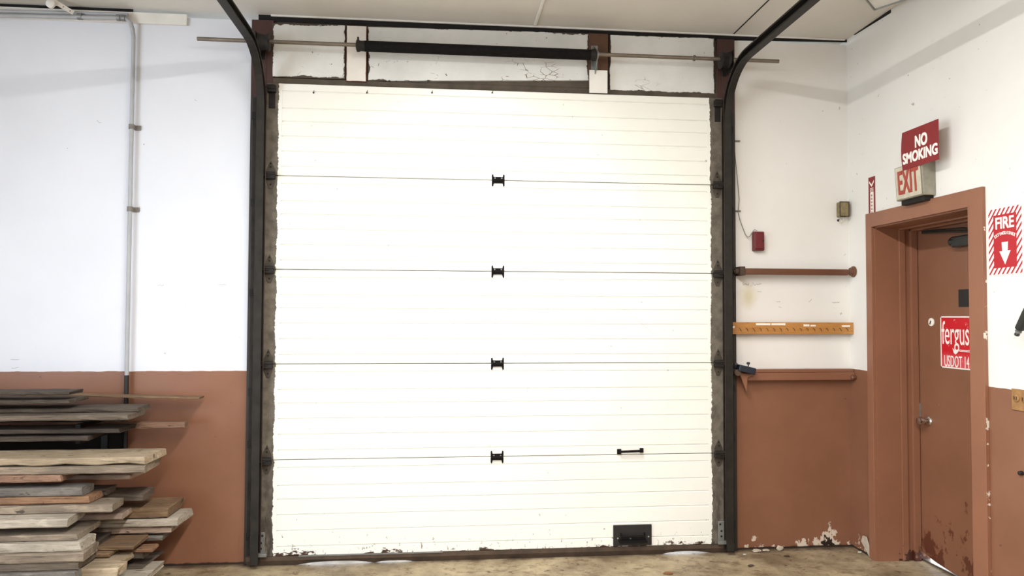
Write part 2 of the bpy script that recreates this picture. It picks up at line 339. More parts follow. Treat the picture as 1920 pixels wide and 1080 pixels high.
def end_hinge(side,z):
    xc=(DX0+xs_l)/2-.004 if side<0 else (DX1+xs_r)/2+.004; y=DF; w=.031; mb=MB()
    mb.prism([(-w*.9,.02),(w*.9,.02),(w*.9,.035),(0,.098),(-w*.9,.035)],lambda a,b,d:(xc+a,d,z+b),y-.005,y-.0005)
    mb.prism([(-w*.9,-.02),(w*.9,-.02),(w*.9,-.04),(.01,-.085),(-.01,-.085),(-w*.9,-.04)],lambda a,b,d:(xc+a,d,z+b),y-.005,y-.0005)
    h=obj('end_hinge',mb,'hinge',door,bevel=.001)
    k=MB(); k.box(xc-w,xc+w,y-.03,y-.0005,z-.024,z+.012); k.tube([(xc-w*1.1,y-.024,z+.010),(xc+w*1.1,y-.024,z+.010)],.012,10)
    obj('knuckle',k,'black',h,bevel=.002)
    xo=-1.163 if side<0 else 1.915
    r=MB(); r.tube([(xc,y-.03,z-.004),(xo-side*.004,y-.03,z-.004)],.006,8); r.lathe((xo-side*.012,y-.03,z-.004),(side,0,0),[(.012,0),(.02,.003),(.02,.015),(.012,.018)],14)
    obj('roller',r,'black',h,smooth=True)
    bl=MB()
    for dz in (.055,.078,-.058): bl.lathe((xc,y-.005,z+dz),(0,-1,0),[(.0055,0),(.0055,.003),(.002,.005)],8)
    obj('bolt',bl,'black',h)
for side in (-1,1):
    for k in range(1,5): end_hinge(side,SZ[k]-.002)
    xc=-1.092 if side<0 else 1.851; y=DF
    mb=MB(); mb.box(xc-.026,xc+.026,y-.035,y-.0005,3.0,3.045); mb.tube([(xc-.03,y-.03,3.028),(xc+.03,y-.03,3.028)],.014,10); mb.box(xc-.02,xc+.02,y-.006,y-.0005,2.90,3.0)
    tb=obj('top_bracket',mb,'black',door,bevel=.002)
    mb=MB(); xo=-1.163 if side<0 else 1.915; mb.tube([(xc,y-.03,3.028),(xo,y-.03,3.028)],.006,8); obj('roller',mb,'black',tb,smooth=True)
    x=B(490 if side<0 else 1352,1000,DF)[0]; mb=MB(); mb.box(x-.022,x+.022,y-.006,y-.0005,.085,.215); mb.box(x-.03,x+.04 if side<0 else x+.03,y-.03,y-.0005,.068,.09)
    bb=obj('bottom_bracket',mb,'galv',door,bevel=.003)
    ho=MB()
    for dx,dz in ((.008*-side,.195),(0,.15),(0,.115)): ho.lathe((x+dx,y-.006,dz),(0,-1,0),[(.007,0),(.007,.0015),(.003,.002)],10)
    obj('bolt',ho,'black',bb)
# lift handle
x0,z=B(1160,848,DF-.03); x1,_=B(1207,846,DF-.03)
mb=MB(); mb.box(x0-.004,x0+.022,DF-.012,DF-.0005,z-.016,z+.016); mb.box(x1-.020,x1+.004,DF-.012,DF-.0005,z-.008,z+.020)
mb.tube([(x0+.012,DF-.010,z),(x0+.012,DF-.036,z+.004),(x1-.008,DF-.036,z+.008),(x1-.008,DF-.010,z+.008)],.008,8)
obj('lift_handle',mb,'spring',door,bevel=.001)
# step plate near the floor
x0,x1,z0,z1=rectB(1150,985,1222,1022,DF-.01)
sp_=obj('step_plate',bx(x0,x1,DF-.012,DF-.0005,z0,z1),'blackp',door,bevel=.003)
mb=MB(); xm0,xm1=x0+.05,x1-.05; zm=(z0+z1)/2
mb.tube([(xm0,DF-.012,zm+.014),(xm0,DF-.032,zm-.004),(xm1,DF-.032,zm-.004),(xm1,DF-.012,zm+.014)],.007,8); mb.box(xm0-.015,xm1+.01,DF-.05,DF-.012,zm-.04,zm-.024)
obj('foot_step',mb,'spring',sp_,bevel=.002)
mb=MB()
for dx,dz in ((.03,-.018),(.115,-.02),(.235,-.012)): mb.lathe((x0+dx,DF-.012,zm+dz),(0,-1,0),[(.006,0),(.006,.003),(.002,.005)],8)
obj('bolt',mb,'galv',sp_)
# bottom astragal, lifted off the floor in places so daylight comes through
xa,xb=-1.215,1.955; n=64; mb=MB(); pr=[]
for i in range(n+1):
    t=i/n; x=xa+(xb-xa)*t; u=460+(1376-460)*t
    gap=0
    for c,w,hh in ((620,62,.017),(725,36,.010),(1280,42,.015)): gap=max(gap,hh*max(0,1-((u-c)/w)**2)**.5 if abs(u-c)<w else 0)
    lo=.0+gap; pr.append((x,lo))
vs=[];fs=[]
for x,lo in pr:
    top=.062; vs+=[(x,-.034,lo+.0005),(x,-.046,lo+.0005),(x,-.052,lo+.012),(x,-.066,.036),(x,-.066,top),(x,-.034,top)]
for i in range(n):
    for k in range(6): fs.append((i*6+k,i*6+(k+1)%6,(i+1)*6+(k+1)%6,(i+1)*6+k))
fs+=[tuple(range(6))[::-1],tuple(range(n*6,n*6+6))]; mb.add(vs,fs)
obj('bottom_seal',mb,'rubber',door)
x0,_=B(560,1040,DF); x1,_=B(830,1036,DF); obj('retainer_strip',bx(x0,x1,DF-.004,DF+.001,.058,.066),'galv',door)
# ------------------------------------------------------------------ door tracks
def sweep(mb,path,prof):                   # path of (y,z) in plane x, prof (x,n)
    n=len(path); P=[Vector((0,y,z)) for y,z in path]; k=len(prof); vs=[];fs=[]
    for i,p in enumerate(P):
        t=(P[min(i+1,n-1)]-P[max(i-1,0)]).normalized(); nn=Vector((0,t.z,-t.y))
        vs+=[p+Vector((a,0,0))+nn*b for a,b in prof]
    for i in range(n-1):
        for j in range(k): fs.append((i*k+j,i*k+(j+1)%k,(i+1)*k+(j+1)%k,(i+1)*k+j))
    fs+=[tuple(range(k))[::-1],tuple(range((n-1)*k,n*k))]; mb.add(vs,fs); return mb
def track(side,xt,yt,zh,lab):
    t=thing('door_track',lab,'door track',(xt,yt,0),'curved door tracks')
    R=.36; path=[(yt,.03),(yt,1.0),(yt,2.0),(yt,zh-R)]
    for i in range(1,13):
        a=math.pi/2*i/12; path.append((yt-R+R*math.cos(a),zh-R+R*math.sin(a)))
    path+=[(-1.2,zh),(-2.9,zh)]
    s=-side; w=.028; th=.004                # opens towards the door
    prof=[(xt+a,b) for a,b in [(0,-w),(s*.045,-w),(s*.045,-w+th+.006),(s*.041,-w+th+.006),(s*.041,-w+th),(s*th,-w+th),(s*th,w-th),(s*.041,w-th),(s*.041,w-th-.006),(s*.045,w-th-.006),(s*.045,w),(0,w)]]
    obj('track_rail',sweep(MB(),path,prof),'track',t)
    mb=MB(); xo=xt+side*.004; mb.box(xt,xo,yt-.026,PY,.02,2.98); mb.box(xo,xo+side*.045,PY-.005,PY-.0005,.02,2.98)
    obj('mounting_angle',mb,'angle',t,bevel=.001)
    for z in (.18,.76,1.09,1.72,2.3,2.86):
        br=MB(); br.box(xt+side*.0045,xt+side*.0085,yt-.02,PY-.005,z-.025,z+.025); br.box(xt+side*.0085,xt+side*.052,PY-.010,PY-.0055,z-.025,z+.025)
        br.lathe((xt+side*.032,PY-.010,z),(0,-1,0),[(.008,0),(.008,.005),(.004,.007)],8); br.lathe((xt+side*.0085,yt+.01,z),(side,0,0),[(.007,0),(.007,.004)],8)
        obj('track_bracket',br,'black',t)
    return t
track(-1,-1.172,-.096,3.235,'black curved door track left of the overhead door, against the left post')
track(1,1.925,-.096,3.235,'black curved door track right of the overhead door, rising over the corner bay')
# ------------------------------------------------------------------ torsion spring
SY,SZ0=-.13,3.303
ts=thing('torsion_spring','black torsion spring on a long bare steel shaft above the overhead door','torsion spring',(.2,SY,3.2))
obj('shaft',MB().tube([(-1.539,SY,3.308),(2.258,SY,3.309)],.0125,12),'shaft',ts,smooth=True)
mb=MB(); xa,xb=B(684,90,SY)[0],B(1112,103,SY)[0]; n=230; pr=[]
for i in range(n+1):
    t=i/n; pr.append((.0335+.0018*math.sin(i*math.pi/1.0+.8) ,xa+(xb-xa)*t))
mb.tube([(x,SY,SZ0) for r,x in pr],[r+(.002 if i%2 else 0) for i,(r,x) in enumerate(pr)],20); obj('spring_coil',mb,'spring',ts,smooth=False)
x0=B(668,88,SY)[0]; mb=MB().lathe((x0-.002,SY,SZ0),(1,0,0),[(.02,0),(.038,.006),(.038,.02),(.032,.03),(.034,.07)],16); mb.box(x0+.006,x0+.016,SY-.008,SY+.008,SZ0+.02,SZ0+.056)
obj('winding_cone',mb,'black',ts,smooth=True)
mb=MB().lathe((xb-.02,SY,SZ0),(1,0,0),[(.034,0),(.040,.02),(.040,.035),(.022,.045)],16); obj('stationary_cone',mb,'black',ts,smooth=True)
x0,x1=B(1118,100,SY)[0],B(1128,100,SY)[0]; mb=MB(); mb.prism([(-.0365,3.17),(-.05,3.17),(-.148,3.285),(-.148,3.325),(-.0365,3.40)],lambda a,b,d:(d,a,b),x0+.002,x0+.008); mb.box(x0-.016,x0+.03,-.042,-.0365,3.165,3.40)
mb.lathe((x0-.006,SY,SZ0),(1,0,0),[(.014,0),(.026,.002),(.026,.02),(.014,.022)],14)
obj('center_bearing',mb,'galv',ts,bevel=.001)
CABLE=plain('rusty_cable',(58,42,34),.6,.3,.2,40)
for side in (-1,1):
    xd=B(495,83,SY)[0] if side<0 else B(1359,110,SY)[0]
    mb=MB().lathe((xd-.035,SY,SZ0),(1,0,0),[(.02,0),(.052,.003),(.058,.008),(.05,.016),(.047,.05),(.055,.06),(.055,.066),(.02,.07)],22)
    dr=obj('cable_drum',mb,'black',ts,smooth=True)
    xp=xd+side*.046; mb=MB(); mb.box(xp-.002,xp+.002,SY-.035,PY-.0005,SZ0-.075,SZ0+.06); mb.lathe((xp-.008,SY,SZ0),(1,0,0),[(.014,0),(.024,.002),(.024,.014),(.014,.016)],14)
    mb.box(xp-.002,xp-side*.03,PY-.006,PY-.0005,SZ0-.075,SZ0+.06)
    obj('end_bearing_plate',mb,'black',ts)
    xc=-1.105 if side<0 else 1.868
    tag(obj('lift_cable',MB().tube([(xd,SY+.05,SZ0-.06),(xc+side*.012,DF-.045,3.0),(xc+side*.012,DF-.04,.10)],.0032,6),CABLE),('thin rusty lift cable hanging down the %s edge of the overhead door'%('left' if side<0 else 'right')),'cable','lift cables')
x0=B(1300,106,SY)[0]; obj('shaft_collar',MB().lathe((x0,SY,3.309),(1,0,0),[(.014,0),(.02,.001),(.02,.012),(.014,.013)],12),'shaft',ts,smooth=True)
# ------------------------------------------------------------------ left wall: conduit, board
x0,x1,z0,z1=rectB(0,20,350,50,-.02)
tag(obj('wall_board',bx(-2.95,x1,-.022,-.0005,3.436,3.505),'white',bevel=.002),'long flat white board high on the left wall under the ceiling','board')
cond=thing('electrical_conduit','grey electrical conduit running along the ceiling board and down the left wall','conduit',(-1.99,-.03,.6))
xc=B(246,300,-.03)[0]; xe=B(249,300,-.03)[0]
zt=3.448
mb=MB(); mb.tube([(xc,-.032,1.20),(xc,-.032,3.34),(xc-.004,-.04,3.39),(xc-.012,-.055,3.425),(xc-.035,-.066,3.443),(xc-.07,-.068,3.445)],.0125,12); obj('vertical_pipe',mb,'greyp',cond,smooth=True)
obj('lower_pipe',MB().tube([(xc,-.032,.62),(xc,-.032,1.2)],.0132,12),'blackp',cond,smooth=True,label='black lower conduit')
obj('horizontal_pipe',MB().tube([(-2.95,-.046,3.462),(xc-.03,-.046,3.477)],.011,12),'greyp',cond,smooth=True)
obj('horizontal_pipe',MB().tube([(-2.95,-.046,3.432),(xc-.05,-.068,3.445)],.012,12),'greyp',cond,smooth=True)
for v in (238,392):
    z=B(250,v,-.03)[1]; mb=MB(); mb.tube([(xc,-.032,z-.014),(xc,-.032,z+.014)],.018,12); mb.box(xc+.012,xc+.045,-.012,-.0005,z-.014,z+.014); mb.box(xc+.008,xc+.018,-.03,-.001,z-.012,z+.012); mb.lathe((xc+.034,-.012,z),(0,-1,0),[(.006,0),(.006,.004)],8)
    obj('pipe_clamp',mb,'wire',cond,smooth=True)
mb=MB(); mb.lathe((xc-.09,-.068,3.445),(1,0,0),[(.013,0),(.02,.003),(.02,.022),(.016,.026),(.02,.032),(.02,.052),(.013,.055)],12); obj('coupling',mb,'galv',cond,smooth=True)
x2=B(146,36,-.05)[0]; mb=MB().lathe((x2,-.058,3.447),(1,0,0),[(.013,0),(.021,.003),(.021,.03),(.013,.033)],12); obj('coupling',mb,'galv',cond,smooth=True)
mb=MB(); xh,zh_=B(138,32,-.07); xu,yu=ZP(112,-6,CZ)
hg=thing('pipe_hanger','perforated white hanger strap slanting from the ceiling to the grey conduit','hanger strap',(xh,-.08,3.43))
q=Vector((xh,-.075,3.462)); p=Vector((xh-.14,-.20,CZ-.001)); dd=(p-q).normalized(); sd=Vector((0,-1,0)).cross(dd).normalized()*.013; th=Vector((0,.003,0))
mb.add([q-sd,q+sd,p+sd,p-sd,q-sd+th,q+sd+th,p+sd+th,p-sd+th],[(0,1,2,3),(7,6,5,4),(0,4,5,1),(1,5,6,2),(2,6,7,3),(3,7,4,0)]); obj('strap',mb,'white',hg)
c=q+(p-q)*.55; mb=MB().lathe(c-Vector((.018,.0,.018)),(0,-1,0),[(.026,0),(.026,.014),(.016,.022)],14); kb=obj('strap_nut',mb,'white',hg,smooth=True)
for k in (.1,.3,.72,.88): obj('strap_hole',MB().lathe(q+(p-q)*k,(0,-1,0),[(.005,0),(.005,.001)],8),'wire',hg)
# ------------------------------------------------------------------ ceiling corner box
xq,yq=ZP(1640,16,CZ-.03); cb=thing('ceiling_box','white box with a pointed corner on the ceiling by the right wall','ceiling box',(xq-.02,yq-.1,CZ))
pts=[(0,0),(.10,-.16),(-.02,-.30),(-.13,-.13)]
mb=MB().prism([(xq+a,yq+b) for a,b in pts],lambda a,b,d:(a,b,d),CZ-.034,CZ-.001); obj('box_body',mb,'white',cb,bevel=.003)
mb=MB(); P4=[Vector((xq+a*1.04,yq+b*1.02+.004,CZ-.036)) for a,b in pts]; mb.tube(P4+[P4[0]],.006,8); obj('box_rim',mb,'galv',cb,smooth=True)
# ------------------------------------------------------------------ right bay of the back wall
r=thing('wall_rail','brown pole rail held by round end brackets, below the small red box','rail',(2.43,-.06,1.86))
xa,zA=B(1392,509,-.06); xb,zB=B(1588,509,-.06)
obj('rail_pole',MB().box(xa,xb,-.082,-.044,zA-.021,zA+.021),'brownd',r,bevel=.006)
for x in (xa-.006,WX-.008):
    mb=MB()
    if x<2.5: mb.box(x-.022,x+.012,-.095,-.0005,zA-.028,zA+.032); mb.lathe((x-.025,-.06,zA),(-1,0,0),[(.02,0),(.02,.02),(.010,.022),(.010,.03)],12)
    else: mb.lathe((WX-.001,-.06,zA+.006),(-1,0,0),[(.038,0),(.038,.008),(.028,.014),(.028,.026)],18)
    obj('rail_bracket',mb,'scrap' if x<2.5 else 'brownd',r,bevel=.002 if x<2.5 else 0)
p=thing('peg_rail','yellow varnished wooden peg strip with small hooks and paper labels','peg rail',(2.39,-.04,1.46))
x0,x1,z0,z1=rectB(1367,604,1594,627,-.045); x1=WX-.002
obj('backing_board',bx(x0,x1,-.0505,-.0275,z0,z1),M['pine'],p,bevel=.003)
for i in range(17):
    x=x0+.07+(x1-x0-.1)*i/16.5; z=z0+.042; mb=MB(); mb.tube([(x,-.049,z),(x,-.062,z-.002),(x+.004,-.066,z-.010),(x+.006,-.066,z-.018)],.0026,6); obj('hook',mb,plain('hook_brown',(110,72,40),.5,.4,.2,40) if i==0 else bpy.data.materials['hook_brown'],p)
for u0,v0,u1,v1 in ((1367,611,1377,615),(1417,606,1444,610),(1446,606,1472,610),(1506,608,1517,612),(1519,609,1529,612),(1578,610,1593,613)):
    a,b,c_,d=rectB(u0,v0,u1,v1,-.0475); obj('paper_label',bx(a,min(b,WX-.003),-.0522,-.0507,c_,d),'tape',p)
l=thing('ledge_rail','brown painted ledge rail along the top of the brown wainscot, right of the door','rail',(2.43,-.04,1.16))
xa,zA=B(1400,705,-.05); xb,zB=B(1597,703,-.05)
mb=MB(); mb.box(xa,WX-.002,-.062,-.0005,zA-.030,zA+.022); obj('ledge_board',mb,'brown',l,bevel=.004)
obj('ledge_cap',bx(xa-.03,WX-.002,-.050,-.0005,zA+.0225,zA+.045),'brown',l,bevel=.003)
mb=MB().lathe((WX-.004,-.064,zA-.012),(-1,0,0),[(.018,0),(.018,.02),(.008,.03)],10); obj('end_stop',mb,'brownd',l)
xa,zA=B(1396,692,-.09); tb=thing('tool_clamp','dark blue box-shaped clamp with two black knobs, beside the right track on the ledge rail','clamp',(xa,-.08,1.17))
rot=Matrix.Rotation(math.radians(13),3,'Y'); mb=MB().box(xa-.052,xa+.066,-.125,-.066,zA-.024,zA+.020,rot); obj('clamp_body',mb,'bluebox',tb,bevel=.006)
for u,v in ((1380,684),(1403,682)):
    x,z=B(u,v,-.095); obj('knob',MB().lathe((x,-.095,z-.018),(0,0,1),[(.004,0),(.004,.012),(.010,.014),(.012,.022),(.008,.03)],12),'blackp',tb,smooth=True)
mb=MB(); x,z=B(1393,708,-.07); mb.prism([(x-.03,z+.035),(x+.075,z+.02),(x+.03,z-.0),(x+.024,z-.1)],lambda a,b,d:(a,d,b),-.078,-.066); obj('mount_bracket',mb,'brown',tb,bevel=.002)
x,z=B(1379,698,-.07); obj('pivot_bolt',MB().lathe((x,-.112,z),(0,1,0),[(.022,0),(.022,.05),(.012,.052),(.012,.08)],12),'scrap',tb)
# red box and its wire
x0,x1,z0,z1=rectB(1413,434,1433,470,-.035)
ab=thing('alarm_box','small dark red box on the white wall, fed by a looped grey wire','alarm box',((x0+x1)/2,-.02,z0))
mb=MB(); mb.box(x0,x1,-.042,-.0005,z0,z1); obj('box_body',mb,'red',ab,bevel=.006)
mb=MB(); mb.box(x0+.006,x1-.012,-.050,-.0425,z0+.012,z1-.010); obj('box_cover',mb,'red',ab,bevel=.004)
obj('push_button',MB().lathe((x1-.014,-.05,(z0+z1)/2),(0,-1,0),[(.006,0),(.006,.003)],10),'black',ab)
wp=[(1372,240),(1376,265),(1379,300),(1383,340),(1386,375),(1384,397),(1385,410),(1390,425),(1396,440),(1400,445),(1404,444),(1409,436),(1413,431),(1418,433)]
mb=MB(); mb.tube([(B(u,v,-.012)[0],-.012 if v<400 else -.026,B(u,v,-.012)[1]) for u,v in wp],.0026,6); obj('wire',mb,'wire',ab,smooth=True)
for u,v in ((1383,265),(1384,396)):
    x,z=B(u,v,0); mb=MB().box(x-.022,x+.012,-.016,-.0005,z-.004,z+.004); obj('wire_staple',mb,'wire',ab)
# small metal box in the corner
x0,x1,z0,z1=rectB(1575,378,1592,406,-.05); x1=min(x1,WX-.012)
jb=thing('junction_box','small tarnished metal junction box in the wall corner near the exit sign','junction box',((x0+x1)/2,-.04,z0))
obj('box_body',bx(x0,x1,-.05,-.0005,z0,z1),'olive',jb,bevel=.006); obj('box_rim',MB().tube([(x0,-.051,z0),(x0,-.051,z1),(x1,-.051,z1),(x1,-.051,z0),(x0,-.051,z0)],.004,6),'hinge',jb)
xx,zz=B(1573,413,-.01); mb=MB().tube([((x0+x1)/2,-.035,z0),((x0+x1)/2+.004,-.035,z0-.03),(x0+.02,-.03,z0-.045),(xx,-.012,zz)],.004,6); obj('wire',mb,'dirtwhite',jb,smooth=True)
obj('wire_nail',MB().lathe((xx,0,zz),(0,-1,0),[(.009,0),(.009,.006),(.004,.016)],8),'black',jb)
# ------------------------------------------------------------------ side door
fr=thing('door_frame','brown painted door frame with wide casing in the right wall','door frame',(WX,-.74,0)); fr['kind']='structure'; fr.name='trim_10'; ORG['trim_10']=Vector((WX,-.74,0))
cas=MB(); cas.box(WX-.022,WX,-.237,OY0-.0,0,2.263); cas.box(WX-.022,WX,OY1,-1.274,0,2.263); cas.box(WX-.022,WX,OY0,OY1,OZ,2.263)
obj('casing',cas,'framep',fr,bevel=.002)
jm=MB(); jm.box(WX-.001,WX+.34,OY0,OY0-.008,0,OZ); jm.box(WX-.001,WX+.34,OY1,OY1+.008,0,OZ); jm.box(WX-.001,WX+.34,OY0,OY1,OZ,OZ-.008)
obj('jamb',jm,'framep',fr)
st=MB()
for a,b,w in ((2.98,3.02,.012),(3.055,3.10,.020)):
    st.box(a,b,OY0-.008,OY0-.008-w,0,OZ-.008); st.box(a,b,OY1+.008,OY1+.008+w,0,OZ-.008); st.box(a,b,OY0,OY1,OZ-.008,OZ-.008-w)
obj('door_stop',st,'framep',fr,bevel=.002)
obj('threshold',bx(3.115,3.17,OY0-.01,OY1+.01,.0005,.012),'shaft',fr,bevel=.003)
DXX=3.105
d1=bpy.data.objects.new('door_1',None); C.objects.link(d1); d1.location=(DXX,-.74,0); ORG['door_1']=Vector((DXX,-.74,0)); d1['kind']='structure'; d1['label']='brown steel side door with a scuffed rusty bottom, set deep in its frame'; d1['category']='door'
lf=MB(); lf.prism([(-.314,2.148),(-1.156,2.148),(-1.156,.016),(-.62,.020),(-.46,.036),(-.314,.062)],lambda a,b,d:(d,a,b),DXX,DXX+.045)
leaf=obj('door_leaf',lf,'leafp',d1,bevel=.002)
y,z=-.405,.915; kn=MB().lathe((DXX,y,z),(-1,0,0),[(.033,0),(.033,.004),(.026,.010),(.012,.014),(.012,.034),(.026,.042),(.029,.055),(.024,.068),(.008,.073)],20); obj('door_knob',kn,'chrome',d1,smooth=True)
obj('latch_guard',bx(DXX-.006,DXX,-.318,-.335,.90,1.02),'galv',d1,bevel=.001)
y,z=RW(1747,604,DXX); kl=MB().lathe((DXX,y,z),(-1,0,0),[(.026,0),(.026,.006),(.018,.009)],18); lk=obj('lock_cylinder',kl,'tape',d1,smooth=True); obj('keyway',MB().box(DXX-.0105,DXX-.0085,y-.004,y+.004,z-.014,z+.010,Matrix.Rotation(.4,3,'X')),'black',lk)
y0,z1=RW(1797,543,DXX-.002); y1=y0-.15; z0=z1-.105; obj('cover_plate',bx(DXX-.003,DXX,y0,y1,z0,z1),'blackp',d1,bevel=.001,label='small square black plate')
cl=MB(); cl.box(DXX-.055,DXX,-.70,-1.0,2.00,2.065); cl.lathe((DXX-.03,-.67,2.035),(0,-1,0),[(.02,0),(.03,.02),(.03,.06)],14); cbo=obj('door_closer',cl,'closer',d1,bevel=.008)
ar=MB(); ar.tube([(DXX-.03,-.95,2.075),(DXX-.05,-.80,2.105),(DXX-.035,-.42,2.13)],.007,8); ar.tube([(DXX-.03,-.98,2.07),(DXX-.06,-.72,2.095),(DXX-.05,-.44,2.118)],.006,8); ar.box(DXX-.05,DXX-.02,-.93,-.97,2.06,2.10); obj('closer_arm',ar,'closer',cbo,smooth=True)
# red sign on the door leaf
ex,ey=(0,-1,0),(0,0,1)
sy0,sz1=RW(1763,593,DXX-.003); _,sz0=RW(1767,689,DXX-.003); sw=.62*(sz1-sz0)*1.9
sg=thing('door_sign','weathered red sign with white lettering on the brown door, partly behind the casing','sign',(DXX-.002,sy0-.2,sz0))
sign_n=N('weathered_sign_red'); zz_=sign_n.xyz()[2]
cc=sign_n.mix(sign_n.step(zz_,sz0+.10,sz0+.05),lin((196,20,34)),lin((208,78,86))); cc=sign_n.mix(sign_n.step(sign_n.noise(26,6,.7),.60,.63),cc,lin((214,120,124))); cc=sign_n.mix(sign_n.step(sign_n.noise(40,5,.7),.66,.69),cc,lin((240,225,220)))
sign_n.col(cc).rough(.45)
obj('sign_plate',bx(DXX-.003,DXX-.0003,sy0,sy0-.50,sz0,sz1),sign_n.m,sg)
mb=MB(); b_=.008
mb.box(DXX-.0036,DXX-.003,sy0,sy0-.50,sz0,sz0+b_); mb.box(DXX-.0036,DXX-.003,sy0,sy0-.50,sz1-b_,sz1); mb.box(DXX-.0036,DXX-.003,sy0,sy0-b_,sz0,sz1); obj('sign_border',mb,'letter',sg)
hh=sz1-sz0; mb=MB()
mb.text('fergus',.205,(DXX-.0031,sy0-.012,sz1-hh*.345),ex,ey,.0,'LEFT',sx=.475)
mb.text('connect',.026,(DXX-.0031,sy0-.165,sz1-hh*.645),ex,ey,.0004,'LEFT'); mb.prism([(-.105,.012),(-.120,-.0),(-.150,.004),(-.15,-.012),(-.13,-.026),(-.115,-.018)],lambda a,b,d:(d,sy0+a,sz1-hh*.645+b),DXX-.0038,DXX-.003)
mb.text('USDOT 14',.098,(DXX-.0031,sy0-.030,sz0+hh*.125),ex,ey,.0,'LEFT',sx=.475)
obj('lettering',mb,'letter',sg)
# ------------------------------------------------------------------ signs on the right wall
def stripes(n,y0,y1,z0,z1,bw):
    x,y,z=n.xyz(); a=n.math('DIVIDE',n.math('SUBTRACT',y0,y),y0-y1); b=n.math('SUBTRACT',z,z0)
    dy=n.math('MINIMUM',n.math('SUBTRACT',y0,y),n.math('SUBTRACT',y,y1)); dz=n.math('MINIMUM',n.math('SUBTRACT',z,z0),n.math('SUBTRACT',z1,z)); d=n.math('MINIMUM',dy,dz)
    f=n.math('GREATER_THAN',n.math('FRACT',n.math('MULTIPLY',n.math('ADD',z,n.math('MULTIPLY',y,1.35)),26)),.43)
    f=n.math('MULTIPLY',f,n.math('LESS_THAN',d,bw)); f=n.math('MAXIMUM',f,n.math('LESS_THAN',d,.003)); return f
fy0,fz1=RW(1853,395); fy1,_=RW(1917,380); fz0=1.795; fz1=2.137; X=WX-.003
fs_=thing('fire_extinguisher_sign','red and white striped fire extinguisher sign with a down arrow, right of the door','sign',(WX,(fy0+fy1)/2,fz0))
n=N('striped_sign'); n.col(n.mix(stripes(n,fy0,fy1,fz0,fz1,.036),lin((172,26,38)),lin((238,234,228)))).rough(.4)
obj('sign_plate',bx(X,WX-.0003,fy0,fy1,fz0,fz1),n.m,fs_)
yc=(fy0+fy1)/2; mb=MB(); mb.text('FIRE',.082,(X-.0002,yc,fz1-.082),ex,ey,.0020,'CENTER',sx=.82)
txt='EXTINGUISHER'; R=.135; n_=len(txt)
for i,ch in enumerate(txt):
    a=(i-(n_-1)/2)*.0118*1.0/R*1.0; o=Vector((X-.0002,yc-R*math.sin(a),fz1-.132-R+R*math.cos(a))); mb.text(ch,.022,o,(0,-math.cos(a),-math.sin(a)),(0,-math.sin(a),math.cos(a)),.0005,'CENTER',sx=.8)
zt=fz0+.165
mb.prism([(.020,zt),(-.020,zt),(-.017,zt-.045),(-.036,zt-.045),(0,fz0+.052),(.036,zt-.045),(.017,zt-.045)],lambda a,b,d:(d,yc-a,b),X-.0012,X)
obj('lettering',mb,'letter',fs_)
# EXIT box
ye=-.905; z_t=2.49
yn=RW(1755,335)[0]; xf=2.70
rr=ray(1728,340); xf=rr.x*(yn+D)/rr.y
yf=RW(1677,350,xf)[0]; zt=RW(1700,318,xf)[1]; zb=RW(1705,371,xf)[1]; zt+=.03
es=thing('exit_sign','boxy wall mounted EXIT sign with red letters above the side door','exit sign',(WX-.06,(yf+yn)/2,zb))
obj('sign_case',MB().prism([(xf,zt),(WX-.001,zt),(WX-.001,zb),(xf+.012,zb)],lambda a,b,d:(a,d,b),yf,yn),'exitside',es,bevel=.004)
obj('sign_base',bx(xf+.03,WX-.001,yf-.02,yn+.02,zb-.028,zb-.0005),'black',es,bevel=.002)
obj('sign_face',MB().prism([(xf-.003,zt-.006),(xf-.0004,zt-.006),(xf+.0106,zb+.008),(xf+.008,zb+.008)],lambda a,b,d:(a,d,b),yf-.012,yn+.012),'dirtwhite',es)
mb=MB(); fh=zt-zb; up=Vector((-.011,0,fh)).normalized(); mb.text('EXIT',fh*.98,(xf+.0015,(yf+yn)/2+.0,zb+fh*.47),ex,up,.0032,'CENTER',sx=.70*(yf-yn)/(fh*.98*1.9)); obj('lettering',mb,'exitred',es)
# NO SMOKING
xn=xf-.006; y0,_=RW(1692,270,xn); y1,_=RW(1760,260,xn); zt1=RW(1692,247,xn)[1]; zt2=RW(1760,225,xn)[1]; zb1=RW(1694,318,xn)[1]; zb2=RW(1759,301,xn)[1]
ns=thing('no_smoking_sign','dark red NO SMOKING sign standing above the EXIT box','sign',(xn,(y0+y1)/2,zb1))
zt_,zb_=(zt1+zt2)/2,(zb1+zb2)/2; mb=MB(); nn=12; vs=[];fs=[]
for i in range(nn+1):
    t=i/nn; z=zb_+(zt_-zb_)*t; w=.012*math.sin(math.pi*t); vs+=[(xn-.0012,y0+w,z),(xn-.0012,y1,z),(xn+.0012,y1,z),(xn+.0012,y0+w,z)]
for i in range(nn):
    for k in range(4): fs.append((i*4+k,i*4+(k+1)%4,i*4+4+(k+1)%4,i*4+4+k))
fs+=[(3,2,1,0),(nn*4,nn*4+1,nn*4+2,nn*4+3)]; mb.add(vs,fs); obj('sign_plate',mb,'nosm',ns)
hh=zt_-zb_; yc=(y0+y1)/2; mb=MB(); mb.text('NO',.094,(xn-.0013,yc-.012,zb_+hh*.62),ex,ey,.0030,'CENTER',sx=.72); mb.text('SMOKING',.085,(xn-.0013,yc,zb_+hh*.27),ex,ey,.0026,'CENTER',sx=.80); obj('lettering',mb,'letter',ns)
